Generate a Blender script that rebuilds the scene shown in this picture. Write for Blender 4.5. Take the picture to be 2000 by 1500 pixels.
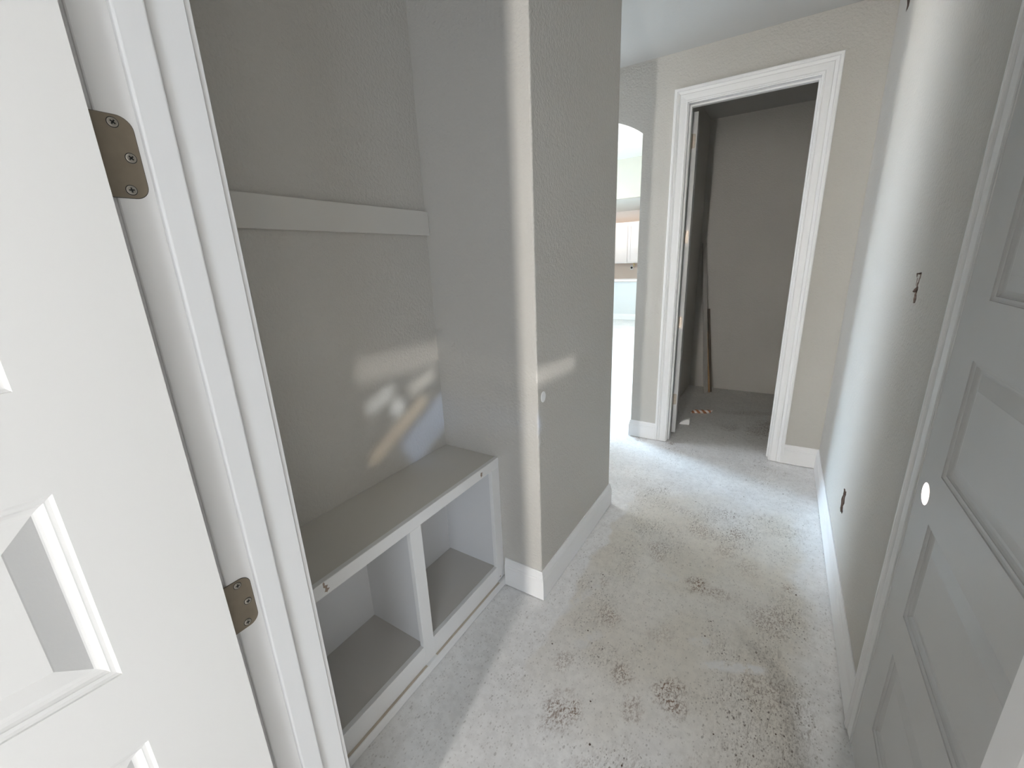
import bpy, bmesh, math, random
from mathutils import Vector, Matrix, noise
random.seed(7)
for o in list(bpy.data.objects): bpy.data.objects.remove(o, do_unlink=True)
scene = bpy.context.scene
COL = scene.collection
R = math.radians

# ------------------------------------------------------------------ camera
FPX, YAW, PITCH, ROLL, CAMH = 820.32, -0.5694, 0.2833, -0.0413, 1.4915
cam_d = bpy.data.cameras.new('camera')
cam_d.sensor_width = 36.0
cam_d.lens = FPX / 2000 * 36
cam_d.clip_start = 0.01
cam = bpy.data.objects.new('camera', cam_d)
COL.objects.link(cam)
F = Vector((math.sin(YAW), math.cos(YAW), 0)); Rt = Vector((math.cos(YAW), -math.sin(YAW), 0)); U = Vector((0, 0, 1))
F2 = F * math.cos(PITCH) - U * math.sin(PITCH); U2 = U * math.cos(PITCH) + F * math.sin(PITCH)
R3 = Rt * math.cos(ROLL) + U2 * math.sin(ROLL); U3 = U2 * math.cos(ROLL) - Rt * math.sin(ROLL)
M = Matrix((R3, U3, -F2)).transposed().to_4x4()
M.translation = (0, 0, CAMH)
cam.matrix_world = M
scene.camera = cam

# ------------------------------------------------------------------ view / world / lights
vs = scene.view_settings
vs.view_transform = 'Standard'; vs.look = 'None'; vs.gamma = 1.0; vs.use_curve_mapping = False
vs.exposure = 2.0
w = bpy.data.worlds.new('sky'); scene.world = w; w.use_nodes = True
w.node_tree.nodes['Background'].inputs[0].default_value = (0.62, 0.78, 1.0, 1)
w.node_tree.nodes['Background'].inputs[1].default_value = 1.0

def area(name, loc, target, sx, sy, watts, color, spread=180):
    d = bpy.data.lights.new(name, 'AREA'); d.shape = 'RECTANGLE'; d.size = sx; d.size_y = sy
    d.energy = watts; d.color = color; d.spread = R(spread)
    o = bpy.data.objects.new(name, d); COL.objects.link(o)
    o.location = loc
    o.rotation_euler = (Vector(target) - Vector(loc)).to_track_quat('-Z', 'Y').to_euler()
    return o
# daylight: tall narrow sidelight behind the camera, window of the room the camera stands in
area('sidelight_daylight', (-0.27, -2.33, 1.35), (-0.27, 0, 1.35), 0.11, 2.4, 6.9, (1.0, 0.955, 0.90), 100)
area('near_room_window', (1.96, -1.15, 1.40), (-1, -0.7, 1.2), 1.7, 2.0, 5.7, (1.0, 0.975, 0.925))
area('near_room_back_fill', (1.25, -2.33, 1.40), (-0.6, 1.0, 1.1), 1.1, 2.0, 6.6, (1.0, 0.975, 0.925))  # added fill that lifts the alcove end wall, no window known there
# great room: window in its left wall (sky above, sunlit ground below); passage: added fill lamp at its end
area('great_room_sky', (-11.2, 7.9, 4.0), (-1.4, 3.4, 0.6), 5.6, 3.4, 560, (0.52, 0.76, 1.0), 70)
area('great_room_ground', (-11.2, 7.9, -0.6), (-1.4, 3.4, 2.0), 5.6, 2.6, 200, (1.0, 0.93, 0.84), 70)
area('kitchen_fill', (-4.0, 11.4, 2.71), (-4.0, 11.4, 0), 1.2, 0.6, 4, (1.0, 0.78, 0.62))  # added warm fill over the kitchen, no known fixture
area('passage_fill', (-2.64, 2.85, 1.55), (0, 2.7, 1.3), 0.7, 1.3, 4.5, (0.98, 0.985, 1.0))  # added fill that raises the ambient light of the hall
# daylight outside the garage: only reaches the hall through the bore hole of the closed door
def outside(name, y, z, sy, sz, tilt, watts, color, x=6.0):
    o = area(name, (x, y, z), (0, y, z), sy, sz, watts, color)
    c, s_ = math.cos(R(tilt)), math.sin(R(tilt))
    m = Matrix(((0, 0, 1), (c, -s_, 0), (s_, c, 0)))
    o.rotation_euler = m.to_euler()
outside('driveway_daylight', .62, .27, 3.5, .34, -2, 800, (1.0, 0.96, 0.92))
outside('lawn_daylight', 2.05, .66, .50, .17, 20, 120, (0.92, 0.96, 1.0))
outside('fence_daylight', 1.78, .86, .20, .20, 0, 75, (0.90, 0.95, 1.0))
outside('hedge_daylight', 1.25, .62, .55, .16, 15, 108, (0.96, 0.94, 0.90))
outside('sky_daylight', 1.18, 1.37, 1.15, .52, 27, 520, (0.45, 0.62, 1.0))
outside('sunlit_roof_daylight', 1.78, 1.17, 1.25, .15, 27, 190, (1.0, 0.78, 0.54))

# ------------------------------------------------------------------ material helpers
class NT:
    def __init__(s, name):
        s.m = bpy.data.materials.new(name); s.m.use_nodes = True
        s.t = s.m.node_tree; s.b = s.t.nodes['Principled BSDF']
    def n(s, typ, **kw):
        nd = s.t.nodes.new(typ)
        for k, v in kw.items(): setattr(nd, k, v)
        return nd
    def put(s, sock, v):
        if isinstance(v, bpy.types.NodeSocket): s.t.links.new(v, sock)
        elif v is not None:
            if hasattr(sock.default_value, '__len__') and isinstance(v, (tuple, list)) and len(v) == 3 and len(sock.default_value) == 4: v = (*v, 1)
            sock.default_value = v
    def math(s, op, a, b=None, c=None, clamp=False):
        nd = s.n('ShaderNodeMath', operation=op, use_clamp=clamp)
        s.put(nd.inputs[0], a); s.put(nd.inputs[1], b); s.put(nd.inputs[2], c)
        return nd.outputs[0]
    def mix(s, f, a, b, blend='MIX'):
        nd = s.n('ShaderNodeMix', data_type='RGBA', blend_type=blend)
        s.put(nd.inputs[0], f); s.put(nd.inputs[6], a); s.put(nd.inputs[7], b)
        return nd.outputs[2]
    def pos(s): return s.n('ShaderNodeNewGeometry').outputs['Position']
    def obj(s): return s.n('ShaderNodeTexCoord').outputs['Object']
    def mapping(s, v, loc=(0, 0, 0), rot=(0, 0, 0), scale=(1, 1, 1)):
        nd = s.n('ShaderNodeMapping'); s.put(nd.inputs[0], v)
        nd.inputs[1].default_value = loc; nd.inputs[2].default_value = rot; nd.inputs[3].default_value = scale
        return nd.outputs[0]
    def noise(s, v, scale, detail=3, rough=.55, dist=0):
        nd = s.n('ShaderNodeTexNoise'); s.put(nd.inputs['Vector'], v)
        nd.inputs['Scale'].default_value = scale; nd.inputs['Detail'].default_value = detail
        nd.inputs['Roughness'].default_value = rough; nd.inputs['Distortion'].default_value = dist
        return nd.outputs[0]
    def voro(s, v, scale, feature='F1', rnd=1):
        nd = s.n('ShaderNodeTexVoronoi', feature=feature); s.put(nd.inputs['Vector'], v)
        nd.inputs['Scale'].default_value = scale; nd.inputs['Randomness'].default_value = rnd
        return nd.outputs[0]
    def ramp(s, f, lo, hi):
        nd = s.n('ShaderNodeMapRange', interpolation_type='SMOOTHSTEP'); s.put(nd.inputs[0], f)
        nd.inputs[1].default_value = lo; nd.inputs[2].default_value = hi
        return nd.outputs[0]
    def bump(s, hgt, strength, dist):
        nd = s.n('ShaderNodeBump'); s.put(nd.inputs['Height'], hgt)
        nd.inputs['Strength'].default_value = strength; nd.inputs['Distance'].default_value = dist
        s.t.links.new(nd.outputs[0], s.b.inputs['Normal'])
    def done(s, color, rough=.5, metal=0, spec=None):
        s.put(s.b.inputs['Base Color'], color); s.put(s.b.inputs['Roughness'], rough); s.put(s.b.inputs['Metallic'], metal)
        if spec is not None: s.b.inputs['Specular IOR Level'].default_value = spec
        return s.m

def paint(name, col, rough, bump_scale, bump_str, var=.03, bump_dist=.002):
    n = NT(name); p = n.pos()
    v = n.noise(p, 1.7, 1)
    c2 = tuple(x * (1 - var) for x in col)
    big = n.mix(n.ramp(v, .35, .65), col, c2)
    if bump_str > 0:
        n.bump(n.noise(p, bump_scale * .7, 2, .6), bump_str, bump_dist)
    return n.done(big, rough, spec=.35)

M_WALL = paint('wall_paint', (.560, .540, .500), .62, 120, .9, .03, .004)
M_NEAR = paint('bare_drywall', (.30, .295, .285), .7, 60, .2)
M_CEIL = paint('ceiling_paint', (.52, .515, .495), .8, 90, .30)
M_TRIM = paint('trim_paint', (.845, .84, .835), .38, 300, .03, .02)
M_DOOR = paint('door_paint', (.61, .606, .595), .36, 260, .05, .02)
M_RAIL = paint('coat_rail_paint', (.64, .62, .58), .5, 200, .05)
M_BENCH = paint('bench_paint', (.84, .84, .835), .45, 200, .04)
M_BENCHTOP = paint('bench_top_tone', (.66, .635, .585), .5, 200, .05)  # darker and warmer than the bench fronts
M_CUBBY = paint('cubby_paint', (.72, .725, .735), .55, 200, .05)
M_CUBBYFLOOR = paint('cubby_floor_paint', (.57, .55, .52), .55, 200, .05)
M_GREAT = paint('great_room_paint', (.74, .70, .60), .7, 60, .1)
M_GREATCEIL = paint('great_room_ceiling', (.80, .78, .72), .8, 60, .1)
M_BARWALL = paint('bar_wall_paint', (.70, .72, .72), .6, 60, .1)
M_CAB = paint('cabinet_paint', (.82, .80, .80), .4, 60, .02)
M_BACKSPLASH = paint('backsplash', (.78, .66, .58), .5, 60, .03)
M_COUNTER = paint('counter_stone', (.85, .84, .82), .25, 60, 0)
M_BLACK = NT('flat_black').done((.03, .028, .026), .8)  # near-black, used on the kitchen outlet plate
M_WHITE = NT('white_plastic').done((.95, .95, .94), .4)

def simple(name, col, rough, metal=0):
    n = NT(name); p = n.pos(); v = n.noise(p, 60, 4)
    return n.done(n.mix(v, tuple(x * .85 for x in col), tuple(min(1, x * 1.12) for x in col)), rough, metal)
M_HINGE = simple('hinge_bronze', (.27, .225, .17), .45, .35)
M_HINGE2 = simple('hinge_nickel', (.46, .40, .33), .40, .6)
M_SCREW = simple('screw_steel', (.45, .42, .37), .35, .8)
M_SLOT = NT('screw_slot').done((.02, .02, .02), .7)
M_TORN = simple('torn_drywall', (.20, .155, .135), .9)
M_BROWN = simple('chipped_paint', (.36, .28, .23), .85)
M_DUST = simple('tan_dust', (.56, .49, .41), .9)
M_BLUEBOX = simple('electrical_box_plastic', (.035, .032, .032), .6)

def wood(name, a, b, scale=30):
    n = NT(name); p = n.mapping(n.obj(), scale=(1, 1, .06)); v = n.noise(p, scale, 4, .6)
    return n.done(n.mix(n.ramp(v, .3, .7), a, b), .6)
M_STICKGREY = wood('primed_moulding', (.42, .40, .37), (.36, .34, .31))
M_STICKWOOD = wood('raw_pine', (.62, .42, .24), (.50, .32, .17))
M_STICKDARK = wood('dark_moulding', (.17, .14, .11), (.11, .09, .07))
M_BORE = wood('raw_door_core', (.86, .74, .69), (.70, .57, .52), 60)

def floor_material():
    n = NT('dusty_concrete'); p = n.pos()
    at = n.n('ShaderNodeAttribute', attribute_name='wear'); sep = n.n('ShaderNodeSeparateColor'); n.put(sep.inputs[0], at.outputs['Color'])
    at2 = n.n('ShaderNodeAttribute', attribute_name='marks'); sep2 = n.n('ShaderNodeSeparateColor'); n.put(sep2.inputs[0], at2.outputs['Color'])
    worn, stain, traffic = sep.outputs[0], sep.outputs[1], sep.outputs[2]
    white, scuff, green = sep2.outputs[0], sep2.outputs[1], sep2.outputs[2]
    cloud = n.noise(p, 3.2, 4, .62)
    fine = n.noise(p, 30, 4, .7)
    base = n.mix(n.ramp(cloud, .3, .7), (.84, .835, .83), (.94, .935, .925))
    base = n.mix(worn, base, (.79, .75, .68))
    streak = n.ramp(n.noise(n.mapping(p, rot=(0, 0, .7), scale=(1, .26, 1)), 70, 3, .7, .7), .53, .68)
    rag = n.ramp(n.noise(n.mapping(p, rot=(0, 0, -.5), scale=(1, .6, 1)), 110, 4, .85, .3), .47, .60)
    dirt = n.math('MULTIPLY', traffic, n.math('MAXIMUM', streak, n.math('MULTIPLY', rag, .55)))
    base = n.mix(n.math('MULTIPLY', dirt, .70), base, (.27, .23, .19))
    base = n.mix(n.math('MULTIPLY', scuff, n.math('ADD', .25, n.math('MULTIPLY', rag, .3))), base, (.27, .255, .235))
    for sc, th, off, col, amt in ((62, .10, 0, (.13, .10, .08), .9), (140, .24, 5, (.25, .22, .19), .75)):
        v = n.n('ShaderNodeTexVoronoi'); n.put(v.inputs['Vector'], n.mapping(p, loc=(off, off * .7, 0), rot=(0, 0, off), scale=(1, .7, 1))); v.inputs['Scale'].default_value = sc
        sc_ = n.n('ShaderNodeSeparateColor'); n.put(sc_.inputs[0], v.outputs['Color'])
        # random radius for every cell, many cells empty
        rad = n.math('MULTIPLY', n.math('POWER', sc_.outputs[0], 3.0), th * 1.7)
        d = n.math('ADD', v.outputs[0], n.math('MULTIPLY', n.math('SUBTRACT', rag, .5), .22))
        k = n.math('LESS_THAN', d, rad)
        base = n.mix(n.math('MULTIPLY', n.math('MULTIPLY', k, amt), n.math('ADD', .35, n.math('MULTIPLY', traffic, .65))), base, col)
    base = n.mix(n.math('MULTIPLY', stain, n.math('MULTIPLY', n.math('MAXIMUM', rag, n.math('MULTIPLY', streak, .8)), .95)), base, (.19, .095, .045))
    base = n.mix(n.math('MULTIPLY', white, n.ramp(fine, .30, .58)), base, (.86, .855, .85))
    base = n.mix(green, base, (.45, .78, .40))
    fg = n.mix(n.math('MULTIPLY', n.ramp(fine, .38, .66), .17), base, (.40, .385, .36))
    n.bump(fine, .25, .0015)
    return n.done(fg, n.math('ADD', .42, n.math('MULTIPLY', cloud, .25)), spec=.4)
M_FLOOR = floor_material()

# ------------------------------------------------------------------ mesh helpers
XF = {}
def thing(name, label, cat, loc=(0, 0, 0), rotz=0, kind=None, group=None):
    o = bpy.data.objects.new(name, None); COL.objects.link(o); o.empty_display_size = .05
    o.location = loc; o.rotation_euler = (0, 0, rotz)
    XF[o] = Matrix.Translation(loc) @ Matrix.Rotation(rotz, 4, 'Z')
    return tag(o, label, cat, kind, group)
def tag(o, label, cat=None, kind=None, group=None):
    if label: o['label'] = label
    if cat: o['category'] = cat
    if kind: o['kind'] = kind
    if group: o['group'] = group
    return o
def obj(name, bm, mat, parent=None, local=False, smooth=False, label=None):
    """bm in world coordinates unless local"""
    bmesh.ops.recalc_face_normals(bm, faces=bm.faces)
    if parent is not None:
        P = XF[parent]
        if not local: bm.transform(P.inverted())
        XF_o = P
    else:
        # origin at centre of the base
        xs = [v.co.x for v in bm.verts]; ys = [v.co.y for v in bm.verts]; zs = [v.co.z for v in bm.verts]
        org = Vector(((min(xs) + max(xs)) / 2, (min(ys) + max(ys)) / 2, min(zs)))
        bm.transform(Matrix.Translation(-org)); XF_o = Matrix.Translation(org)
    me = bpy.data.meshes.new(name); bm.to_mesh(me); bm.free()
    if smooth: me.polygons.foreach_set('use_smooth', [True] * len(me.polygons))
    for mm in (mat if isinstance(mat, (list, tuple)) else [mat]): me.materials.append(mm)
    o = bpy.data.objects.new(name, me); COL.objects.link(o)
    if parent is not None: o.parent = parent
    else: o.location = XF_o.translation
    XF[o] = XF_o
    if label: o['label'] = label
    return o
def nb(): return bmesh.new()
def box(bm, x0, x1, y0, y1, z0, z1, mi=0):
    v = [bm.verts.new((x, y, z)) for z in (z0, z1) for y in (y0, y1) for x in (x0, x1)]
    for f in ((0, 2, 3, 1), (4, 5, 7, 6), (0, 1, 5, 4), (2, 6, 7, 3), (0, 4, 6, 2), (1, 3, 7, 5)):
        bm.faces.new([v[i] for i in f]).material_index = mi
    return bm
def bbox(x0, x1, y0, y1, z0, z1, bev=0.0, seg=2):
    bm = box(nb(), x0, x1, y0, y1, z0, z1)
    if bev > 0: bmesh.ops.bevel(bm, geom=bm.edges[:], offset=bev, segments=seg, affect='EDGES', profile=.5)
    return bm
def prism(bm, pts, d0, d1, fn):
    """polygon pts (a,b) extruded from depth d0 to d1; fn(a,b,d)->xyz"""
    A = [bm.verts.new(fn(a, b, d0)) for a, b in pts]; B = [bm.verts.new(fn(a, b, d1)) for a, b in pts]
    bm.faces.new(A); bm.faces.new(B[::-1])
    for i in range(len(pts)):
        j = (i + 1) % len(pts); bm.faces.new((A[i], A[j], B[j], B[i]))
    return bm
def loft(bm, rings, close=True, caps=True):
    vr = [[bm.verts.new(p) for p in r] for r in rings]
    n = len(rings[0])
    for a, b in zip(vr, vr[1:]):
        for i in range(n if close else n - 1):
            j = (i + 1) % n; bm.faces.new((a[i], a[j], b[j], b[i]))
    if caps: bm.faces.new(vr[0]); bm.faces.new(vr[-1][::-1])
    return bm

# ------------------------------------------------------------------ key dimensions (metres)
XR = .354          # right wall
XP = -.768         # pillar face
YP0, YP1 = 1.384, 2.268
XA = -1.275        # alcove back
YF = 3.389         # far wall
ZC = 2.775
YN0, YN1 = .219, .3436   # doorway wall
XJ = -.700         # hinge jamb face
XJR = .157         # opposite jamb face
BBH = .1427

# ------------------------------------------------------------------ room shell
def struct(name, bm, mat, label, parent=None):
    return tag(obj(name, bm, mat, parent), label, None, 'structure')
GX0, GX1, GY0, GY1 = -1.0, .36, .30, 5.20
bm = box(nb(), -9.2, GX0, -2.6, 13.2, -.12, 0); box(bm, GX1, 8.0, -2.6, 13.2, -.12, 0); box(bm, GX0, GX1, -2.6, GY0, -.12, 0); box(bm, GX0, GX1, GY1, 13.2, -.12, 0)
NX, NY = 136, 490
def sm(v, a, b):
    t = min(1, max(0, (v - a) / (b - a))); return t * t * (3 - 2 * t)
STAINS = [(-.165, 1.21, .075, 1.), (-.145, 1.19, .035, 1.), (-.475, .965, .075, .9), (-.445, 1.0, .04, 1.), (-.385, 1.93, .05, .6), (-.17, 1.81, .06, 1.), (-.08, 1.80, .05, .7),
          (-.33, 1.20, .06, .7), (-.27, 1.10, .05, .7), (.19, 1.99, .035, .8), (-.10, 2.12, .06, .6), (-.47, 1.43, .06, .65), (-.05, 2.32, .05, .6), (-.56, 1.62, .03, .5),
          (-.02, .93, .12, .5), (-.55, 1.15, .05, .6), (.10, 1.40, .09, .4), (.12, 1.75, .09, .5), (-.23, 2.25, .08, .45), (-.33, .78, .1, .5), (-.25, 1.45, .06, .35),
          (.10, 4.1, .20, 1.), (-.02, 3.95, .12, .8), (-.25, 3.95, .10, .5), (-.40, 2.0, .06, .55), (.02, 2.05, .07, .4), (-.62, 3.37, .03, .9), (-.86, 3.34, .06, .7)]
WHITE_STREAKS = [(.015, 1.43, .42, .125, .026, 1.2), (-.115, 1.50, .6, .05, .022, .6), (-.70, 2.37, .9, .075, .045, .9), (-.30, 1.80, .2, .05, .03, .4), (-.50, 1.28, 1.0, .07, .03, .5), (-.45, .80, .2, .10, .05, .5), (-.62, 1.45, 1.3, .16, .02, .5)]  # whiter streaks with soft edges
def nz(x, y, s_, o): return noise.noise(Vector((x * s_ + o, y * s_ - o, o * .37)))
def wear_at(x, y):
    wob = nz(x, y, 6, 3) * .05 + nz(x, y, 19, 8) * .018
    xw, yw = x + wob, y + nz(x, y, 4, 11) * .25
    worn = sm(xw, -.675, -.645) * (1 - sm(xw, .18, .27)) * sm(yw, .75, 1.35) * (1 - sm(yw, 2.25, 2.75))
    worn *= .70 + .30 * sm(nz(x, y, 5, 20), -.25, .2)
    clos = sm(y, 3.32, 3.7)
    worn = max(worn * .95, .35 * clos)
    edge = sm(x, -.76, -.60) * (1 - sm(x, .20, .31))
    traffic = sm(nz(x, y, 2.6, 31) * .7 + nz(x, y, 7, 33) * .5, -.18, .38) * edge * (1 - .6 * clos) * (.55 + .45 * sm(y, .4, 1.0) * (1 - sm(y, 2.3, 3.2)))
    st = 0
    for sx, sy, r, a in STAINS:
        if abs(x - sx) < r * 1.6 and abs(y - sy) < r * 1.9:
            ww = nz(x, y, 22, sx * 9) * .55 + nz(x, y, 60, sx * 5) * .5
            st = max(st, a * (1 - sm(((x - sx) / r) ** 2 + ((y - sy) / (r * 1.2)) ** 2 + ww, 0, 1)))
    # damp tan streak across the closet floor
    if y > 3.9:
        q = abs((y - 4.42) - (x + .1) * .35 + wob) / .10
        st = max(st, .45 * (1 - sm(q, .2, 1.1)) * sm(x, -.55, -.2))
    wh = 0
    for cx, cy, an, lx, ly, a in WHITE_STREAKS:
        dx, dy = x - cx, y - cy; u = dx * math.cos(an) + dy * math.sin(an); v = -dx * math.sin(an) + dy * math.cos(an) + wob * .35
        if abs(u) < lx * 1.4 and abs(v) < ly * 1.8: wh = max(wh, a * (1 - sm((u / lx) ** 4 + (v / ly) ** 2, .1, 1.2)))
    rr = math.hypot(x + .25, y - 1.25) + wob
    sc = (1 - sm(abs(rr - .46), 0, .07)) * sm(x, -.04, .08) * (1 - sm(x, .22, .30))
    return worn, st, traffic, wh, sc
gv = [[bm.verts.new((GX0 + (GX1 - GX0) * i / NX, GY0 + (GY1 - GY0) * j / NY, 0)) for i in range(NX + 1)] for j in range(NY + 1)]
for j in range(NY):
    for i in range(NX): bm.faces.new((gv[j][i], gv[j][i + 1], gv[j + 1][i + 1], gv[j + 1][i]))
fl = struct('floor', bm, M_FLOOR, 'dusty bare concrete floor with brown mud stains and white overspray')
wa = fl.data.color_attributes.new('wear', 'FLOAT_COLOR', 'POINT'); ma = fl.data.color_attributes.new('marks', 'FLOAT_COLOR', 'POINT')
ox, oy = fl.location.x, fl.location.y
W_, K_ = [], []
for v in fl.data.vertices:
    x, y = v.co.x + ox, v.co.y + oy
    if GX0 <= x <= GX1 and GY0 <= y <= GY1: a, b, c, d_, e_ = wear_at(x, y)
    else: a, b, c, d_, e_ = 0, 0, 0, 0, 0
    W_ += [a, b, c, 1]; K_ += [d_, e_, 0, 1]
wa.data.foreach_set('color', W_); ma.data.foreach_set('color', K_)
bm = box(nb(), -2.75, .62, -2.47, 5.3, ZC, ZC + .12); box(bm, .62, 2.05, -2.47, YN1, ZC, ZC + .12)
struct('ceiling', bm, M_CEIL, 'flat grey textured ceiling over hall and closet')

# doorway wall the camera looks through
bm = nb()
box(bm, -2.3, XJ - .018, YN0, YN1, 0, ZC); box(bm, XJR + .018, 2.05, YN0, YN1, 0, ZC); box(bm, XJ - .018, XJR + .018, YN0, YN1, 2.48, ZC)
struct('wall_near', bm, M_WALL, 'taupe wall around the near doorway')
# alcove back wall
struct('wall_left', box(nb(), XA - .12, XA, YN1, YP0, 0, ZC), M_WALL, 'taupe back wall of the bench alcove')
# pillar block with slightly rounded vertical corners
def rounded_rect(x0, x1, y0, y1, r, seg=5):
    pts = []
    for cx, cy, a0 in ((x1 - r, y0 + r, -90), (x1 - r, y1 - r, 0), (x0 + r, y1 - r, 90), (x0 + r, y0 + r, 180)):
        for k in range(seg + 1):
            a = R(a0 + 90 * k / seg); pts.append((cx + r * math.cos(a), cy + r * math.sin(a)))
    return pts
bm = prism(nb(), rounded_rect(-2.72, XP, YP0, YP1, .007), 0, ZC, lambda a, b, d: (a, b, d))
struct('wall_middle', bm, M_WALL, 'taupe wall block between bench alcove and side passage')
bm = box(nb(), -2.75, -2.62, YP1, 2.49, 0, ZC); box(bm, -2.75, -2.62, 3.21, YF, 0, ZC); box(bm, -2.75, -2.62, 2.49, 3.21, 0, .89); box(bm, -2.75, -2.62, 2.49, 3.21, 2.21, ZC)  # opening added so the passage fill can shine in
struct('wall_passage', bm, M_WALL, 'taupe wall with an added fill opening ending the side passage')
# far wall with arch and closet doorway
AR, AL, AS = -.9695, -1.75, 2.334          # arch right, left, springing
JX0, JX1 = -.667, .057                     # closet jamb faces
YFB = YF + .116
fn = lambda a, b, d: (a, d, b)
bm = nb()
acx = (AR + AL) / 2; hw = (AR - AL) / 2; RA = .64; acz = AS - math.sqrt(RA * RA - hw * hw)
arc = []
for k in range(25):
    x = AL + (AR - AL) * k / 24; arc.append((x, acz + math.sqrt(max(0, RA * RA - (x - acx) ** 2))))
prism(bm, [(-2.72, 0), (AL, 0), (AL, AS), (AL, ZC), (-2.72, ZC)], YF, YFB, fn)
for (xa, za), (xb, zb) in zip(arc, arc[1:]): prism(bm, [(xa, za), (xb, zb), (xb, ZC), (xa, ZC)], YF, YFB, fn)
prism(bm, [(AR, 0), (JX0 - .018, 0), (JX0 - .018, ZC), (AR, ZC), (AR, AS)], YF, YFB, fn)
prism(bm, [(JX0 - .018, 2.48), (JX1 + .018, 2.48), (JX1 + .018, ZC), (JX0 - .018, ZC)], YF, YFB, fn)
prism(bm, [(JX1 + .018, 0), (.62, 0), (.62, ZC), (JX1 + .018, ZC)], YF, YFB, fn)
bmesh.ops.remove_doubles(bm, verts=bm.verts, dist=1e-5)
struct('wall_far', bm, M_WALL, 'taupe far wall with arched opening and closet doorway')
# right wall, with doorway and ragged box openings cut by boolean
D2Y0, D2Y1 = .518, 1.331
def boolean_cut(o, cutters):
    for c in cutters:
        m = o.modifiers.new('cut', 'BOOLEAN'); m.object = c; m.operation = 'DIFFERENCE'; m.solver = 'EXACT'; m.material_mode = 'TRANSFER'
    dg = bpy.context.evaluated_depsgraph_get()
    me = bpy.data.meshes.new_from_object(o.evaluated_get(dg))
    o.modifiers.clear(); old = o.data; o.data = me; bpy.data.meshes.remove(old)
    for c in cutters:
        d = c.data; bpy.data.objects.remove(c, do_unlink=True); bpy.data.meshes.remove(d)
pts = [(YN1, 0), (D2Y0 - .021, 0), (D2Y0 - .021, 2.48), (D2Y1 + .021, 2.48), (D2Y1 + .021, 0), (YFB, 0), (YFB, ZC), (YN1, ZC)]
bm = prism(nb(), pts, XR, XR + .116, lambda a, b, d: (d, a, b))
wr = struct('wall_right', bm, M_WALL, 'taupe right wall with three ragged box openings')
def ragged(pts, jit, n=4):
    out = []
    for i, (a, b) in enumerate(pts):
        c, d = pts[(i + 1) % len(pts)]
        for k in range(n):
            t = k / n; out.append((a + (c - a) * t + random.uniform(-jit, jit), b + (d - b) * t + random.uniform(-jit, jit)))
    return out
HOLES = {  # (y,z) outlines measured on the wall plane
    'switch': [[(1.8216, 1.409), (1.7717, 1.4111), (1.768, 1.4016), (1.7744, 1.3819), (1.7803, 1.3693), (1.7701, 1.3663), (1.7723, 1.3551), (1.7743, 1.3463), (1.7629, 1.3313), (1.7698, 1.3194), (1.7888, 1.3175), (1.7961, 1.3282), (1.7972, 1.3407), (1.7938, 1.351), (1.8122, 1.3483), (1.8282, 1.3483), (1.816, 1.3581), (1.7934, 1.3672), (1.7951, 1.3745), (1.7859, 1.3837), (1.7824, 1.3961), (1.7838, 1.4057), (1.8075, 1.4047), (1.811, 1.3946), (1.8183, 1.3943), (1.8257, 1.4051)]],
    'outlet': [[(2.2749, 0.4153), (2.2407, 0.4308), (2.2251, 0.4263), (2.2056, 0.4344), (2.1991, 0.4253), (2.2048, 0.4035), (2.197, 0.3783), (2.2108, 0.3557), (2.1987, 0.3433), (2.1896, 0.3379), (2.2063, 0.3218), (2.2476, 0.3088), (2.2665, 0.3178), (2.2667, 0.3298), (2.2699, 0.3378), (2.2836, 0.3565), (2.2745, 0.3766), (2.265, 0.3882), (2.2654, 0.4095)]],
    'upper': [[(3.149, 2.640), (3.13, 2.69), (3.07, 2.69), (3.0661, 2.6153), (3.0419, 2.5899), (3.0442, 2.571), (3.1042, 2.5677), (3.1091, 2.5839), (3.1065, 2.6032)]],
}
cutters = []
for k, polys in HOLES.items():
    for pl in polys:
        b2 = prism(nb(), ragged(pl, .0022, 3), XR - .02, XR + .020, lambda a, b, d: (d, a, b))
        cutters.append(obj('cutter', b2, M_TORN))
for cy, cz, hw_, hh_ in ((1.793, 1.364, .036, .058), (2.238, .370, .052, .070), (3.095, 2.63, .065, .070)):
    cutters.append(obj('cutter', box(nb(), XR + .011, XR + .071, cy - hw_ - .001, cy + hw_ + .001, cz - hh_ - .001, cz + hh_ + .001), M_TORN))
boolean_cut(wr, cutters)
# closet shell
bm = box(nb(), -.915, -.808, YFB, 5.135, 0, ZC); box(bm, -.808, -.795, YFB, 5.135, .013, ZC); struct('wall_closet_left', bm, M_WALL, 'taupe left wall inside the dark closet')
bm = box(nb(), -.915, .62, 5.150, 5.25, 0, ZC); box(bm, -.795, .62, 5.135, 5.150, .013, ZC); struct('wall_closet_back', bm, M_WALL, 'taupe back wall inside the dark closet')
bm = box(nb(), .46, .62, YFB, 5.135, 0, ZC); struct('wall_closet_right', bm, M_WALL, 'taupe right wall inside the dark closet')
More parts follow.
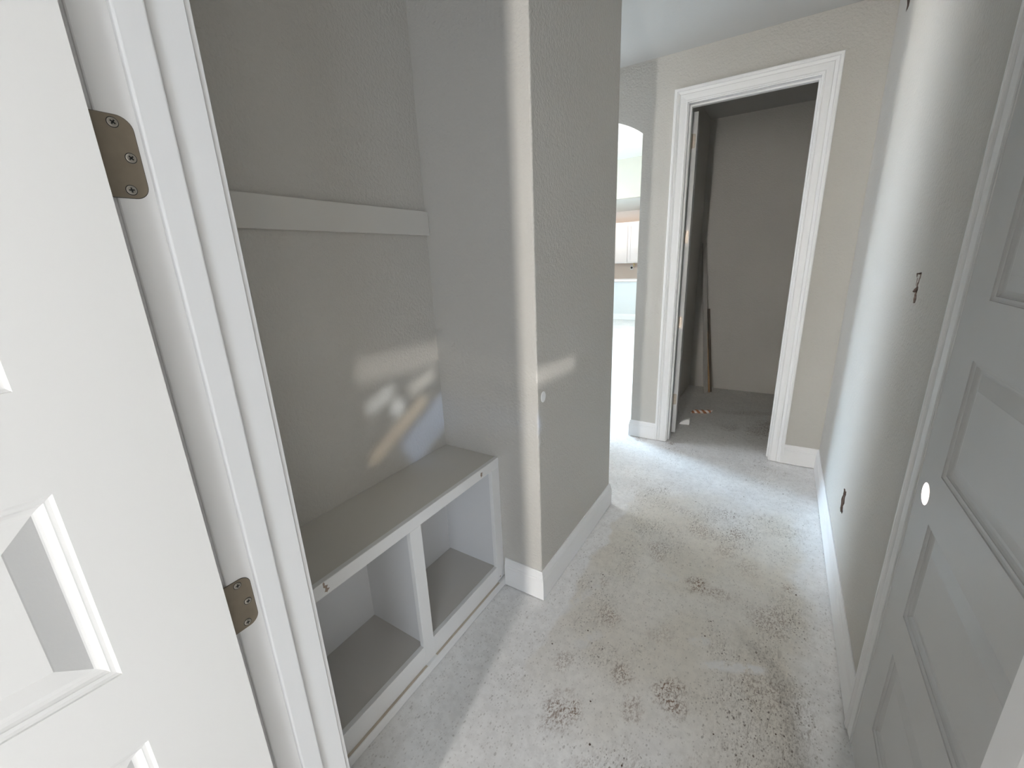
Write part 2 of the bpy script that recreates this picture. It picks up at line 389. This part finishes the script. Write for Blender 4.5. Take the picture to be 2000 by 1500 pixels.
# room the camera stands in
struct('wall_near_room_left', box(nb(), -2.42, -2.3, -2.47, YN0, 0, ZC), M_NEAR, 'bare left wall of the near room')
bm = box(nb(), -2.3, -.33, -2.47, -2.35, 0, ZC); box(bm, -.21, .65, -2.47, -2.35, 0, ZC); box(bm, 1.85, 2.0, -2.47, -2.35, 0, ZC); box(bm, .65, 1.85, -2.47, -2.35, 0, .38); box(bm, .65, 1.85, -2.47, -2.35, 2.42, ZC); box(bm, -.33, -.21, -2.47, -2.35, 0, .13); box(bm, -.33, -.21, -2.47, -2.35, 2.57, ZC)
struct('wall_near_room_back', bm, M_NEAR, 'bare back wall of the near room with a narrow sidelight and an added fill opening')
bm = box(nb(), 2.0, 2.05, -2.47, -2.05, 0, ZC); box(bm, 2.0, 2.05, -.25, YN0, 0, ZC); box(bm, 2.0, 2.05, -2.05, -.25, 0, .38); box(bm, 2.0, 2.05, -2.05, -.25, 2.42, ZC)
struct('wall_near_room_right', bm, M_NEAR, 'bare right wall of the near room with a wide window')
# garage beyond the right door
bm = box(nb(), XR + .116, 2.1, YN1 - .05, YN1 + .0, 0, ZC); box(bm, 2.05, 2.1, -2.5, YN1 - .05, 0, ZC); box(bm, 2.1, 7.0, -2.55, -2.5, 0, ZC); box(bm, XR + .116, 7.0, 3.3, 3.4, 0, ZC); box(bm, 6.9, 7.0, -2.5, 3.3, 0, ZC); box(bm, XR + .116, 7.0, YN1 - .05, 3.4, ZC, ZC + .1); box(bm, 2.05, 7.0, -2.55, YN1 - .05, ZC, ZC + .1)
struct('wall_garage', bm, M_WALL, 'walls of the space behind the closed right door')

# great room and kitchen beyond the arch
bm = nb()
for y0, y1, z0, z1 in ((YFB, 5.6, 0, 3.6), (9.0, 13.0, 0, 3.6), (5.6, 9.0, 0, .25), (5.6, 9.0, 2.45, 3.6)): box(bm, -8.15, -8.0, y0, y1, z0, z1)
struct('wall_great_left', bm, M_GREAT, 'great room wall with a tall window')
struct('wall_great_right', box(nb(), -.915, -.80, 5.25, 13.0, 0, 3.6), M_GREAT, 'great room wall beside the closet')
bm = box(nb(), -8.0, -2.72, YF, YFB, 0, 3.6); box(bm, -2.72, -.915, YF + .001, YFB, ZC, 3.6)
struct('wall_great_front', bm, M_GREAT, 'great room front wall')
struct('ceiling_great', box(nb(), -8.15, -.8, YF, 10.0, 3.5, 3.62), M_GREATCEIL, 'great room ceiling')
bm = box(nb(), -8.0, -.915, 9.75, 9.9, 2.72, 3.5)
struct('wall_header', bm, M_GREAT, 'cream header wall above the kitchen opening')
struct('ceiling_kitchen', box(nb(), -8.15, -.8, 9.9, 13.0, 2.72, 2.84), M_GREATCEIL, 'lower flat kitchen ceiling')
struct('wall_kitchen', box(nb(), -8.0, -.8, 12.4, 12.55, 0, 2.84), M_BACKSPLASH, 'warm beige kitchen wall behind the cabinets')
bm = box(nb(), -8.0, -2.0, 10.28, 10.40, 0, .915)
struct('wall_bar', bm, M_BARWALL, 'pale half wall under the kitchen bar counter')

# ------------------------------------------------------------------ baseboards
BBP = [(0, 0), (.014, 0), (.014, .098), (.0125, .101), (.0125, .107), (.0105, .110), (.0095, .122), (.0065, .130), (.006, .138), (.004, BBH), (0, BBH)]
def sweep_base(path, name, label, z=.004, mat=M_TRIM, prof=BBP, scale=1.0):
    """path: list of (x,y) wall line, profile grows to the LEFT of travel direction; mitred corners"""
    bm = nb(); rings = []
    P = [Vector(p) for p in path]
    for i, p in enumerate(P):
        d0 = (P[i] - P[i - 1]).normalized() if i > 0 else None
        d1 = (P[i + 1] - P[i]).normalized() if i < len(P) - 1 else None
        n0 = Vector((-d0.y, d0.x)) if d0 else None; n1 = Vector((-d1.y, d1.x)) if d1 else None
        if n0 is None: m = n1
        elif n1 is None: m = n0
        else:
            m = (n0 + n1).normalized(); m = m / max(.2, m.dot(n0))
        rings.append([(p.x + m.x * t, p.y + m.y * t, z + hh * scale) for t, hh in prof])
    loft(bm, rings)
    return tag(obj(name, bm, mat), label, None, 'structure')
# pillar: alcove side face, hall face and round the far end (profile on the left of travel)
sweep_base([(-1.6, YP1), (XP, YP1), (XP, YP0), (-.9615, YP0)], 'baseboard_middle', 'white baseboard wrapping the wall block beside the bench')
# left of travel must point out of the wall (towards -y for far wall): travel +x has left=+y, so travel -x
sweep_base([(JX0 - .0945, YF), (AR, YF), (AR, YFB - .004)], 'baseboard_far_left', 'white baseboard between the arch and the closet casing')
sweep_base([(XR, D2Y1 + .0635), (XR, YF), (JX1 + .0945, YF)], 'baseboard_right', 'white baseboard along right wall turning to the closet casing')
sweep_base([(-2.0, 10.28), (-8.0, 10.28)][::1], 'baseboard_bar', 'white baseboard under the bar half wall')

# ------------------------------------------------------------------ casings, jambs, stops
CAS = [(0, 0), (0, .0085), (.003, .0105), (.009, .0105), (.012, .009), (.030, .0115), (.046, .0125), (.050, .0105), (.053, .0125), (.060, .0155), (.066, .0170), (.069, .0150), (.072, .0185), (.085, .0185), (.089, .0160), (.089, 0)]
def casing(parent, u0, u1, vt, fn, prof, wscale=1.0, tscale=1.0, vb=.0):
    pr = [(a * wscale, t * tscale) for a, t in prof]
    bm = loft(nb(), [[fn(u0 - a, vb, t) for a, t in pr], [fn(u0 - a, vt + a, t) for a, t in pr]]); obj('casing', bm, M_TRIM, parent)
    bm = loft(nb(), [[fn(u0 - a, vt + a, t) for a, t in pr], [fn(u1 + a, vt + a, t) for a, t in pr]]); obj('head_casing', bm, M_TRIM, parent)
    bm = loft(nb(), [[fn(u1 + a, vb, t) for a, t in pr], [fn(u1 + a, vt + a, t) for a, t in pr]]); obj('casing', bm, M_TRIM, parent)
# near doorway frame
t1 = thing('trim_1', 'white door frame at the near left edge with two bronze hinges', None, (XJ, YN1, 0), 0, 'structure')
obj('jamb', bbox(XJ - .018, XJ, YN0, YN1, 0, 2.48, .0012, 1), M_TRIM, t1)
obj('jamb', bbox(XJR, XJR + .018, YN0, YN1, 0, 2.48, .0012, 1), M_TRIM, t1)
obj('head_jamb', bbox(XJ, XJR, YN0, YN1, 2.462, 2.48, .0012, 1), M_TRIM, t1)
obj('door_stop', bbox(XJ, XJ + .011, .2572, .2935, 0, 2.462, .003, 3), M_TRIM, t1)
obj('door_stop', bbox(XJR - .011, XJR, .2572, .2935, 0, 2.462, .003, 3), M_TRIM, t1)
obj('door_stop', bbox(XJ + .011, XJR - .011, .2572, .2935, 2.451, 2.462, .001, 1), M_TRIM, t1)
casing(t1, XJ - .005, XJR + .005, 2.467, lambda u, v, t: (u, YN1 + t, v), CAS)
casing(t1, XJ - .006, XJR + .006, 2.468, lambda u, v, t: (u, YN0 - t, v), CAS)
# closet frame
t3 = thing('trim_3', 'white moulded casing around the open closet doorway', None, ((JX0 + JX1) / 2, YF, 0), 0, 'structure')
obj('jamb', bbox(JX0 - .018, JX0, YF, YFB, .006, 2.48, .001, 1), M_TRIM, t3)
obj('jamb', bbox(JX1, JX1 + .018, YF, YFB, .006, 2.48, .001, 1), M_TRIM, t3)
obj('head_jamb', bbox(JX0, JX1, YF, YFB, 2.462, 2.48, .001, 1), M_TRIM, t3)
obj('door_stop', bbox(JX0, JX0 + .011, YF + .044, YF + .079, .006, 2.462, .002, 2), M_TRIM, t3)
obj('door_stop', bbox(JX1 - .011, JX1, YF + .044, YF + .079, .006, 2.462, .002, 2), M_TRIM, t3)
obj('door_stop', bbox(JX0 + .011, JX1 - .011, YF + .044, YF + .079, 2.451, 2.462, .001, 1), M_TRIM, t3)
casing(t3, JX0 - .0055, JX1 + .0055, 2.4685, lambda u, v, t: (u, YF - t, v), CAS, vb=.005)
# right door frame
t2 = thing('trim_2', 'white casing around the closed panel door on the right wall', None, (XR, D2Y1, 0), 0, 'structure')
for y0, y1 in ((D2Y1 + .003, D2Y1 + .021), (D2Y0 - .021, D2Y0 - .003)): obj('jamb', bbox(XR - .006, XR + .116, y0, y1, 0, 2.48, .001, 1), M_TRIM, t2)
obj('head_jamb', bbox(XR - .006, XR + .116, D2Y0 - .003, D2Y1 + .003, 2.462, 2.48, .001, 1), M_TRIM, t2)
for y0, y1 in ((D2Y1 - .008, D2Y1 + .003), (D2Y0 - .003, D2Y0 + .008)): obj('door_stop', bbox(XR + .031, XR + .066, y0, y1, 0, 2.462, .001, 1), M_TRIM, t2)
obj('door_stop', bbox(XR + .031, XR + .066, D2Y0 + .008, D2Y1 - .008, 2.440, 2.462, .001, 1), M_TRIM, t2)
obj('threshold', bbox(XR - .004, XR + .116, D2Y0 - .003, D2Y1 + .003, 0, .012, .003, 2), M_TRIM, t2)
casing(t2, D2Y0 - .006, D2Y1 + .006, 2.468, lambda u, v, t: (XR - t, u, v), CAS, .057 / .089, 1.0, .010)

# ------------------------------------------------------------------ moulded panel doors
PR = [(0, 0), (.0008, .0022), (.004, .0040), (.0075, .0046), (.0088, .0046), (.0094, .0062), (.0120, .0088), (.0160, .0108), (.0190, .0116), (.0208, .0118), (.0490, .0040), (.0505, .0034)]
def panel_mesh(u0, u1, v0, v1, th):
    """moulded raised panel, both faces; local: x=u, z=v, faces at y=0 and y=th"""
    bm = nb()
    for side in (0, 1):
        prev = None
        for ins, dep in PR:
            sg = 1 if th > 0 else -1
            d = dep * sg if side == 0 else th - dep * sg
            ring = [bm.verts.new((a, d, b)) for a, b in ((u0 + ins, v0 + ins), (u1 - ins, v0 + ins), (u1 - ins, v1 - ins), (u0 + ins, v1 - ins))]
            if prev:
                for i in range(4): bm.faces.new((prev[i], prev[(i + 1) % 4], ring[(i + 1) % 4], ring[i]))
            prev = ring
        bm.faces.new(prev)
    return bm
PANZ = [(.231, .493), (.613, .875), (.995, 1.260), (1.381, 1.650), (1.765, 2.030), (2.150, 2.325)]
def build_door(root, width, ysign, mat, stile=.125, bore=None, z0=.014, z1=2.452, panz=PANZ):
    th = .035 * ysign
    bm = nb()
    a, b = sorted((0, th))
    if bore is None: box(bm, 0, stile, a, b, z0, z1)
    else:
        bx, bz, br = bore; hh = .045
        box(bm, 0, stile, a, b, z0, bz - hh); box(bm, 0, stile, a, b, bz + hh, z1)
        N = 48; rin, rout = [], []
        for k in range(N):
            an = 2 * math.pi * k / N; c, s = math.cos(an), math.sin(an)
            rin.append((bx + br * c, bz + br * s))
            tx = ((stile - bx) if c > 0 else bx) / max(1e-9, abs(c)); tz = hh / max(1e-9, abs(s)); t = min(tx, tz)
            rout.append((bx + t * c, bz + t * s))
        for d in (0, th):
            vi = [bm.verts.new((p, d, q)) for p, q in rin]; vo = [bm.verts.new((p, d, q)) for p, q in rout]
            for k in range(N): bm.faces.new((vi[k], vi[(k + 1) % N], vo[(k + 1) % N], vo[k]))
        # corner triangles and outer edge
        for d in (0, th):
            for cx, cz in ((0, bz - hh), (0, bz + hh), (stile, bz - hh), (stile, bz + hh)):
                near = sorted(rout, key=lambda p: (p[0] - cx) ** 2 + (p[1] - cz) ** 2)
                e1 = min((p for p in rout if abs(p[0] - cx) < 1e-6), key=lambda p: abs(p[1] - cz)); e2 = min((p for p in rout if abs(p[1] - cz) < 1e-6), key=lambda p: abs(p[0] - cx))
                if e1 != e2: bm.faces.new([bm.verts.new((p, d, q)) for p, q in ((cx, cz), e1, e2)])
        for u in (0, stile):
            vs_ = [bm.verts.new(q) for q in ((u, 0, bz - hh), (u, th, bz - hh), (u, th, bz + hh), (u, 0, bz + hh))]; bm.faces.new(vs_)
    box(bm, width - stile, width, a, b, z0, z1)
    zs = [z0] + [z for p in panz for z in p] + [z1]
    for k in range(0, len(zs), 2): box(bm, stile, width - stile, a, b, zs[k], zs[k + 1])
    slab = obj('slab', bm, mat, root, local=True)
    for v0, v1 in panz: obj('panel', panel_mesh(stile, width - stile, v0, v1, th), mat, root, local=True)
    if bore is not None:
        bx, bz, br = bore; bm = nb(); N = 48; rings = []
        for j in range(7):
            d = th * j / 6
            rings.append([(bx + (br + random.uniform(0, .0006) + (.0004 if 0 < j < 6 else 0)) * math.cos(2 * math.pi * k / N), d, bz + (br + random.uniform(0, .0006)) * math.sin(2 * math.pi * k / N)) for k in range(N)])
        loft(bm, rings, caps=False)
        obj('bore_hole', bm, M_BORE, root, local=True, label='raw pinkish inside of the round bored lock hole')
    return slab
# hinges ---------------------------------------------------------------
def leaf_outline(w_, h_, r_, seg=8):
    pts = [(0, -h_ / 2), (w_ - r_, -h_ / 2)]
    for k in range(1, seg + 1):
        a = R(-90 + 90 * k / seg); pts.append((w_ - r_ + r_ * math.cos(a), -h_ / 2 + r_ + r_ * math.sin(a)))
    for k in range(0, seg + 1):
        a = R(90 * k / seg); pts.append((w_ - r_ + r_ * math.cos(a), h_ / 2 - r_ + r_ * math.sin(a)))
    pts += [(0, h_ / 2)]
    return pts
def screw(parent, fn, mat, r=.0052):
    """fn(a,b,d)->world, d out of plate"""
    bm = nb(); N = 20
    rings = [[fn(rr * math.cos(2 * math.pi * k / N), rr * math.sin(2 * math.pi * k / N), d) for k in range(N)] for rr, d in ((r, 0.0), (r, .0003), (r * .86, .0009), (r * .5, .0011), (.0001, .0012))]
    loft(bm, rings, caps=False)
    s = obj('screw', bm, mat, parent, smooth=False)
    return s
def screw_full(parent, fn, mat, r=.0052, ang=.5):
    bm = nb(); N = 20
    rings = [[fn(rr * math.cos(2 * math.pi * k / N), rr * math.sin(2 * math.pi * k / N), d) for k in range(N)] for rr, d in ((r * 1.16, .00015), (r * 1.16, .0002), (r, .0002), (r, .0006), (r * .86, .0010), (r * .5, .0012), (.0001, .0013))]
    loft(bm, rings, caps=False)
    for f in bm.faces[:2 * N]: f.material_index = 1
    for k in (0, 1):
        c, s = math.cos(ang + k * math.pi / 2), math.sin(ang + k * math.pi / 2)
        L, W = r * .55, r * .15
        q = [(L * c - W * s, L * s + W * c), (-L * c - W * s, -L * s + W * c), (-L * c + W * s, -L * s - W * c), (L * c + W * s, L * s - W * c)]
        prism(bm, q, .0009, .00145, fn)
        for f in bm.faces[-6:]: f.material_index = 1
    return obj('screw', bm, [mat, M_SLOT], parent)

# door 1: near left door, opened towards the camera
PHI = R(6)
d1 = thing('door_1', 'white raised-panel door standing open at the left edge of the view', 'door', (-.658, .2012, 0), -(math.pi / 2 + PHI), 'structure')
build_door(d1, .852, -1, M_DOOR)
for hz in (2.302, 1.6324, .9628, .292):
    fnh = lambda a, b, d, hz=hz: (XJ + .0002 + d, .2125 + a, hz + b)
    bm = prism(nb(), leaf_outline(.0395, .0925, .0155), -.001, .0010, fnh)
    # knuckle barrel
    N = 16
    loft(bm, [[(XJ + .012 + .0062 * math.cos(2 * math.pi * k / N) - .012, .2065 + .0062 * math.sin(2 * math.pi * k / N), z) for k in range(N)] for z in (hz - .0462, hz + .0462)])
    hg = obj('hinge', bm, M_HINGE, d1, label='bronze door hinge leaf with three cross-head screws')
    XF[hg] = XF[d1]
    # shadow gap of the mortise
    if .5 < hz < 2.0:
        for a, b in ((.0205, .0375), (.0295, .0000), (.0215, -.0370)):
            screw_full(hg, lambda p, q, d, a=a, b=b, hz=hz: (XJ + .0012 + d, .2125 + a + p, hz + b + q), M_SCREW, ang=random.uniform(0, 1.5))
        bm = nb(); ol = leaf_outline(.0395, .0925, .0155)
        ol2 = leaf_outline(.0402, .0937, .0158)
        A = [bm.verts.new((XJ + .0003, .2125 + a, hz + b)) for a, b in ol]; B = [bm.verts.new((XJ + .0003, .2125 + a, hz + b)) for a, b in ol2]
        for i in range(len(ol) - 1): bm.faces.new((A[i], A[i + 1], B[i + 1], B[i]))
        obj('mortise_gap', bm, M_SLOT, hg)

# door 2: closed panel door in the right wall
d2 = thing('door_2', 'white raised-panel door closed in the right wall with bored lock hole', 'door', (.3483, D2Y1, 0), -math.pi / 2, 'structure')
build_door(d2, D2Y1 - D2Y0, 1, M_DOOR, stile=.128, bore=(.064, .920, .027))
# door 3: closet door opened into closet
A3 = R(9)
d3 = thing('door_3', 'white panel door opened into the dark closet showing its hinge edge', 'door', (-.636, 3.572, 0), math.pi / 2 + A3, 'structure')
build_door(d3, .711, 1, M_DOOR, stile=.11, z0=.02)
for hz in (2.268, 1.618, .970, .321):
    fnh = lambda a, b, d, hz=hz: (-d - .0002, .036 - .002 - a, hz + b)     # local to door: plate on hinge edge
    bm = prism(nb(), leaf_outline(.026, .0925, .009), -.001, .0014, fnh)
    N = 12
    loft(bm, [[(-.004 + .0062 * math.cos(2 * math.pi * k / N), .040 + .0062 * math.sin(2 * math.pi * k / N), z) for k in range(N)] for z in (hz - .0462, hz + .0462)])
    box(bm, -.052, -.002, .0425, .0445, hz - .0462, hz + .0462)
    hg = obj('hinge', bm, M_HINGE2, d3, local=True, label='satin nickel hinge on the door edge')
    XF[hg] = XF[d3]
    for a, b in ((.014, .036), (.021, 0), (.014, -.036)):
        bm = nb(); N = 10
        loft(bm, [[(-.0016 - dd, .034 - a + rr * math.cos(2 * math.pi * k / N), hz + b + rr * math.sin(2 * math.pi * k / N)) for k in range(N)] for rr, dd in ((.0042, 0), (.004, .0008), (.0002, .0010))], caps=False)
        obj('screw', bm, M_SCREW, hg, local=True)

# ------------------------------------------------------------------ built-in bench
XB = -.974; ZB = .6656
bn = thing('built_in_bench', 'white built-in cubby bench with two open compartments in the alcove', 'bench', ((XA + XB) / 2, (YN1 + YP0) / 2, 0))
BX = XB - .019
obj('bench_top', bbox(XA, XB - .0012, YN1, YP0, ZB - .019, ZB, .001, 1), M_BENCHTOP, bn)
tr = obj('top_rail', bbox(BX, XB, YN1, YP0, .6215, ZB + .0006, .0012, 1), M_BENCH, bn)
obj('stile', bbox(BX, XB - .0004, YN1, YN1 + .055, .045, .6215, .0008, 1), M_BENCH, bn)
obj('stile', bbox(BX, XB - .0004, .8400, .8930, .0300, .6215, .0008, 1), M_BENCH, bn)
obj('stile', bbox(BX, XB - .0004, 1.3290, YP0, .045, .6215, .0008, 1), M_BENCH, bn)
for y0, y1 in ((YN1 + .055, .8400), (.8930, 1.3290)): obj('bottom_rail', bbox(BX, XB - .0012, y0, y1, .040, .1235, .0008, 1), M_BENCH, bn)
obj('toe_board', bbox(XB - .006, XB + .0115, YN1, YP0, .002, .040, .0015, 1), M_BENCH, bn)
for y0, y1 in ((YN1 + .055, .8395), (.8935, YP0 - .055)): obj('dust_strip', bbox(XB - .001, XB + .0085, y0, y1, .0398, .0412, .0003, 1), M_DUST, bn, label='tan dusty ledge along the toe board')
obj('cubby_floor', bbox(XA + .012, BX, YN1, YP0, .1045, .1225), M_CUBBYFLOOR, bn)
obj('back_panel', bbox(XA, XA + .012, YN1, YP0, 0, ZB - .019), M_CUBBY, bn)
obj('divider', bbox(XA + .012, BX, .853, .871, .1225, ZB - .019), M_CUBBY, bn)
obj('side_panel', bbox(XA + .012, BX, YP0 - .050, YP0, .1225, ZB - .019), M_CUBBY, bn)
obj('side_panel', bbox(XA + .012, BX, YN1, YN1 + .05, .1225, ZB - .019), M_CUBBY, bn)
def chip(pts, x, parent, name='paint_chip'):
    bm = prism(nb(), ragged(pts, .0012, 3), x, x + .0006, lambda a, b, d: (d, a, b))
    obj(name, bm, M_BROWN, parent)
chip([(.5155, .664), (.520, .664), (.521, .655), (.530, .650), (.526, .644), (.533, .637), (.524, .630), (.518, .634), (.520, .645), (.515, .652)], XB, bn)
chip([(1.253, .652), (1.262, .650), (1.260, .635), (1.252, .630), (1.249, .640)], XB, bn)
chip([(1.345, .062), (1.352, .064), (1.353, .058), (1.346, .056)], XB, bn)
# coat rail board
cr = obj('coat_rail', bbox(XA, XA + .018, YN1, YP0 - .002, 1.608, 1.7005, .0015, 1), M_RAIL)
tag(cr, 'plain horizontal coat rail board on the alcove back wall', 'rail')

# ------------------------------------------------------------------ small things
# round white spot on the pillar face
bm = nb(); N = 24
loft(bm, [[(XP + d, 1.4300 + rr * math.cos(2 * math.pi * k / N), .9610 + rr * 1.15 * math.sin(2 * math.pi * k / N)) for k in range(N)] for rr, d in ((.020, 0), (.020, .0010), (.0185, .0018), (.0001, .0020))], caps=False)
tag(obj('wall_dot', bm, M_WHITE), 'small round white dot stuck on the wall block near its corner', 'sticker')
# electrical boxes behind the ragged openings
for nm, (cy, cz, hw_, hh_), lab in (('switch_box', (1.793, 1.364, .036, .058), 'dark electrical box behind torn slot at switch height on right wall'),
                                    ('outlet_box', (2.238, .370, .052, .070), 'dark electrical box behind torn slot near right baseboard'),
                                    ('chime_box', (3.095, 2.63, .065, .070), 'dark electrical box behind torn slit high on right wall')):
    bm = nb(); x0, x1 = XR + .013, XR + .068
    box(bm, x1 - .002, x1, cy - hw_, cy + hw_, cz - hh_, cz + hh_)
    for y in (cy - hw_, cy + hw_ - .002): box(bm, x0, x1 - .002, y, y + .002, cz - hh_, cz + hh_)
    for z in (cz - hh_, cz + hh_ - .002): box(bm, x0, x1 - .002, cy - hw_ + .002, cy + hw_ - .002, z, z + .002)
    bt = obj(nm, bm, M_BLUEBOX); tag(bt, lab, 'electrical box')
    XF[bt] = Matrix.Translation(bt.location)

# torn paper bits hanging in the switch slot
def shred(parent, pts, mat=M_TORN, t=.0012):
    bm = prism(nb(), ragged(pts, .001, 2), XR - .0006, XR - .0006 + t, lambda a, b, d: (d, a, b)); obj('torn_paper', bm, mat, parent)
for o in list(COL.objects):
    if o.name.startswith('switch_box'):
        shred(o, [(1.800, 1.392), (1.806, 1.393), (1.803, 1.372), (1.799, 1.368)])
    if o.name.startswith('outlet_box'):
        shred(o, [(2.232, .400), (2.240, .402), (2.237, .362), (2.231, .350)])

# leftover mouldings leaning in the closet corner
def stick(name, p0, p1, wd, th_, mat, label, ang):
    """square-section moulding from floor point p0 to wall point p1, profile with a stepped face"""
    a, b = Vector(p0), Vector(p1); d = (b - a).normalized()
    s = Vector((math.cos(ang), math.sin(ang), 0)); s = (s - d * s.dot(d)).normalized(); t = d.cross(s).normalized()
    pr = [(-wd / 2, -th_ / 2), (wd / 2, -th_ / 2), (wd / 2, th_ * .15), (wd * .3, th_ * .3), (wd * .22, th_ / 2), (-wd * .38, th_ / 2), (-wd / 2, th_ * .3)]
    bm = loft(nb(), [[tuple(q + s * u + t * v) for u, v in pr] for q in (a, b)])
    o = obj(name, bm, mat); return tag(o, label, 'moulding')
stick('trim_offcut', (-.585, 4.90, .004), (-.752, 5.105, 1.60), .046, .018, M_STICKGREY, 'tallest grey moulding offcut leaning in the closet corner', .6)
stick('trim_offcut', (-.540, 4.955, .004), (-.655, 5.118, .905), .022, .014, M_STICKDARK, 'dark middle-height moulding offcut leaning in the closet corner', .6)
stick('trim_offcut', (-.552, 4.93, .004), (-.650, 5.10, .66), .016, .012, M_STICKWOOD, 'shortest raw pine offcut leaning in the closet corner', .6)
# striped cardboard scrap and white wedge on the closet floor
n = NT('striped_wrapper'); oc = n.obj()
wv = n.n('ShaderNodeTexWave', wave_type='BANDS', bands_direction='DIAGONAL'); n.put(wv.inputs[0], oc); wv.inputs['Scale'].default_value = 9; wv.inputs['Distortion'].default_value = 1.2
M_STRIPE = n.done(n.mix(n.ramp(wv.outputs[1], .35, .6), (.85, .80, .76), (.42, .16, .07)), .45)
bm = nb(); rings = []
pA, pB = Vector((-.600, 4.185, .018)), Vector((-.440, 4.245, .018))
dd = (pB - pA).normalized(); sd = Vector((-dd.y, dd.x, 0)); N = 16
for k in range(9):
    q = pA.lerp(pB, k / 8)
    rings.append([tuple(q + sd * (.020 + .0015 * math.sin(k * 2.1)) * math.cos(2 * math.pi * j / N) + Vector((0, 0, 1)) * (.0175 * math.sin(2 * math.pi * j / N)) + dd * .018 * math.sin(2 * math.pi * j / N + 1)) for j in range(N)])
loft(bm, rings, caps=True)
tag(obj('wrapper_roll', bm, M_STRIPE, smooth=False), 'small brown and white striped rolled wrapper on the closet floor', 'litter')
bm = prism(nb(), [(0, 0), (.085, 0), (.085, .045), (.078, .055), (.062, .052), (.035, .036), (.012, .018)], 0, .045, lambda a, b, d: (-.655 + a, 3.835 + d + a * .15, b + .001))
bmesh.ops.bevel(bm, geom=bm.edges[:], offset=.003, segments=1, affect='EDGES')
tag(obj('scrap_wedge', bm, M_WHITE), 'white wedge-shaped scrap beside the closet door bottom', 'scrap')
# tiny crumbs on the floor
M_CRUMB = simple('mud_crumb', (.10, .07, .05), .9); M_CRUMBW = simple('plaster_crumb', (.75, .74, .72), .9)
def crumb_mesh(r, seed):
    rnd = random.Random(seed); bm = nb(); bmesh.ops.create_icosphere(bm, subdivisions=1, radius=r)
    for v in bm.verts: v.co *= rnd.uniform(.65, 1.25); v.co.z *= .5
    return bm
CR = [(-.58, 1.66, .006, 0), (-.57, 1.655, .004, 0), (-.52, 1.32, .006, 0), (-.62, 1.19, .006, 0), (-.35, .92, .007, 0), (-.40, 1.05, .005, 0), (-.245, .915, .005, 0), (.215, 1.96, .008, 0), (-.09, 1.62, .005, 0), (-.10, 1.53, .006, 0), (-.30, 1.63, .004, 0),
      (-.63, 3.30, .008, 1), (-.60, 3.33, .006, 1), (-.655, 3.31, .005, 1), (.05, 3.33, .006, 1), (-.97, 3.30, .007, 1), (-.18, 1.30, .004, 1), (.15, 1.25, .005, 0), (-.02, 1.15, .005, 0), (.16, 2.9, .006, 0), (-.3, 2.55, .005, 0), (-.05, 2.75, .005, 0), (-.2, 3.75, .006, 0), (-.1, 3.85, .007, 0), (.0, 3.8, .005, 0), (-.27, 3.68, .005, 0)]
bmA = nb()
for i, (x, y, r, w_) in enumerate(CR):
    b2 = crumb_mesh(r * .6, i); b2.transform(Matrix.Translation((x, y, r * .3)))
    me = bpy.data.meshes.new('tmp'); b2.to_mesh(me); b2.free()
    n0 = len(bmA.faces); bmA.from_mesh(me); bpy.data.meshes.remove(me)
    bmA.faces.ensure_lookup_table()
    for f in bmA.faces[n0:]: f.material_index = w_
tag(obj('floor_crumbs', bmA, [M_CRUMB, M_CRUMBW]), 'tiny mud and plaster crumbs scattered over the concrete floor', 'debris', 'stuff')

# ------------------------------------------------------------------ kitchen seen through the arch
ct = thing('bar_counter', 'white bar countertop on the half wall seen through the arch', 'countertop', (-4.5, 10.3, .915))
obj('slab', bbox(-8.0, -2.0, 10.20, 10.72, .932, .972, .004, 2), M_COUNTER, ct)
obj('apron', bbox(-7.99, -2.01, 10.262, 10.60, .915, .932), M_BACKSPLASH, ct, label='warm bare strip under the countertop')
def upper_cabinet(x0, x1, label):
    c = thing('upper_cabinet', label, 'cabinet', ((x0 + x1) / 2, 12.4, 1.32), 0, None, 'kitchen wall cabinets')
    Y0 = 12.07
    obj('body', bbox(x0, x1, Y0, 12.395, 1.32, 2.40, .002, 1), M_CAB, c)
    n_ = 2; wd = (x1 - x0) / n_
    for k in range(n_):
        a, b = x0 + wd * k + .012, x0 + wd * (k + 1) - .012
        d = nb()
        z0_, z1_ = 1.345, 2.345; f = .06
        box(d, a, a + f, Y0 - .02, Y0, z0_, z1_); box(d, b - f, b, Y0 - .02, Y0, z0_, z1_); box(d, a + f, b - f, Y0 - .02, Y0, z0_, z0_ + f); box(d, a + f, b - f, Y0 - .02, Y0, z1_ - f, z1_)
        dr = obj('door', d, M_CAB, c); XF[dr] = XF[c]
        obj('door_panel', bbox(a + f, b - f, Y0 - .009, Y0, z0_ + f, z1_ - f), M_CAB, dr)
    return c
upper_cabinet(-4.56, -3.735, 'white kitchen wall cabinet at the left of the arch view')
upper_cabinet(-3.735, -2.91, 'white kitchen wall cabinet at the right of the arch view')
ob = obj('kitchen_outlet', bbox(-3.745, -3.665, 12.392, 12.402, 1.13, 1.25, .003, 1), M_TRIM); tag(ob, 'unfinished outlet with dark wires on the kitchen wall', 'outlet')
XF[ob] = Matrix.Translation(ob.location)
bm = box(nb(), -3.735, -3.675, 12.389, 12.392, 1.175, 1.20); box(bm, -3.72, -3.69, 12.389, 12.392, 1.16, 1.22); obj('wires', bm, M_BLACK, ob)
bm = loft(nb(), [[(-3.62 + .012 * math.cos(2 * math.pi * k / 8) + .03 * math.sin(j * .8), 12.25 + .012 * math.sin(2 * math.pi * k / 8), 1.32 - .025 * j) for k in range(8)] for j in range(5)])
tag(obj('cable_end', bm, simple('yellow_cable', (.75, .60, .18), .5)), 'yellow cable end hanging below the kitchen wall cabinet', 'cable')
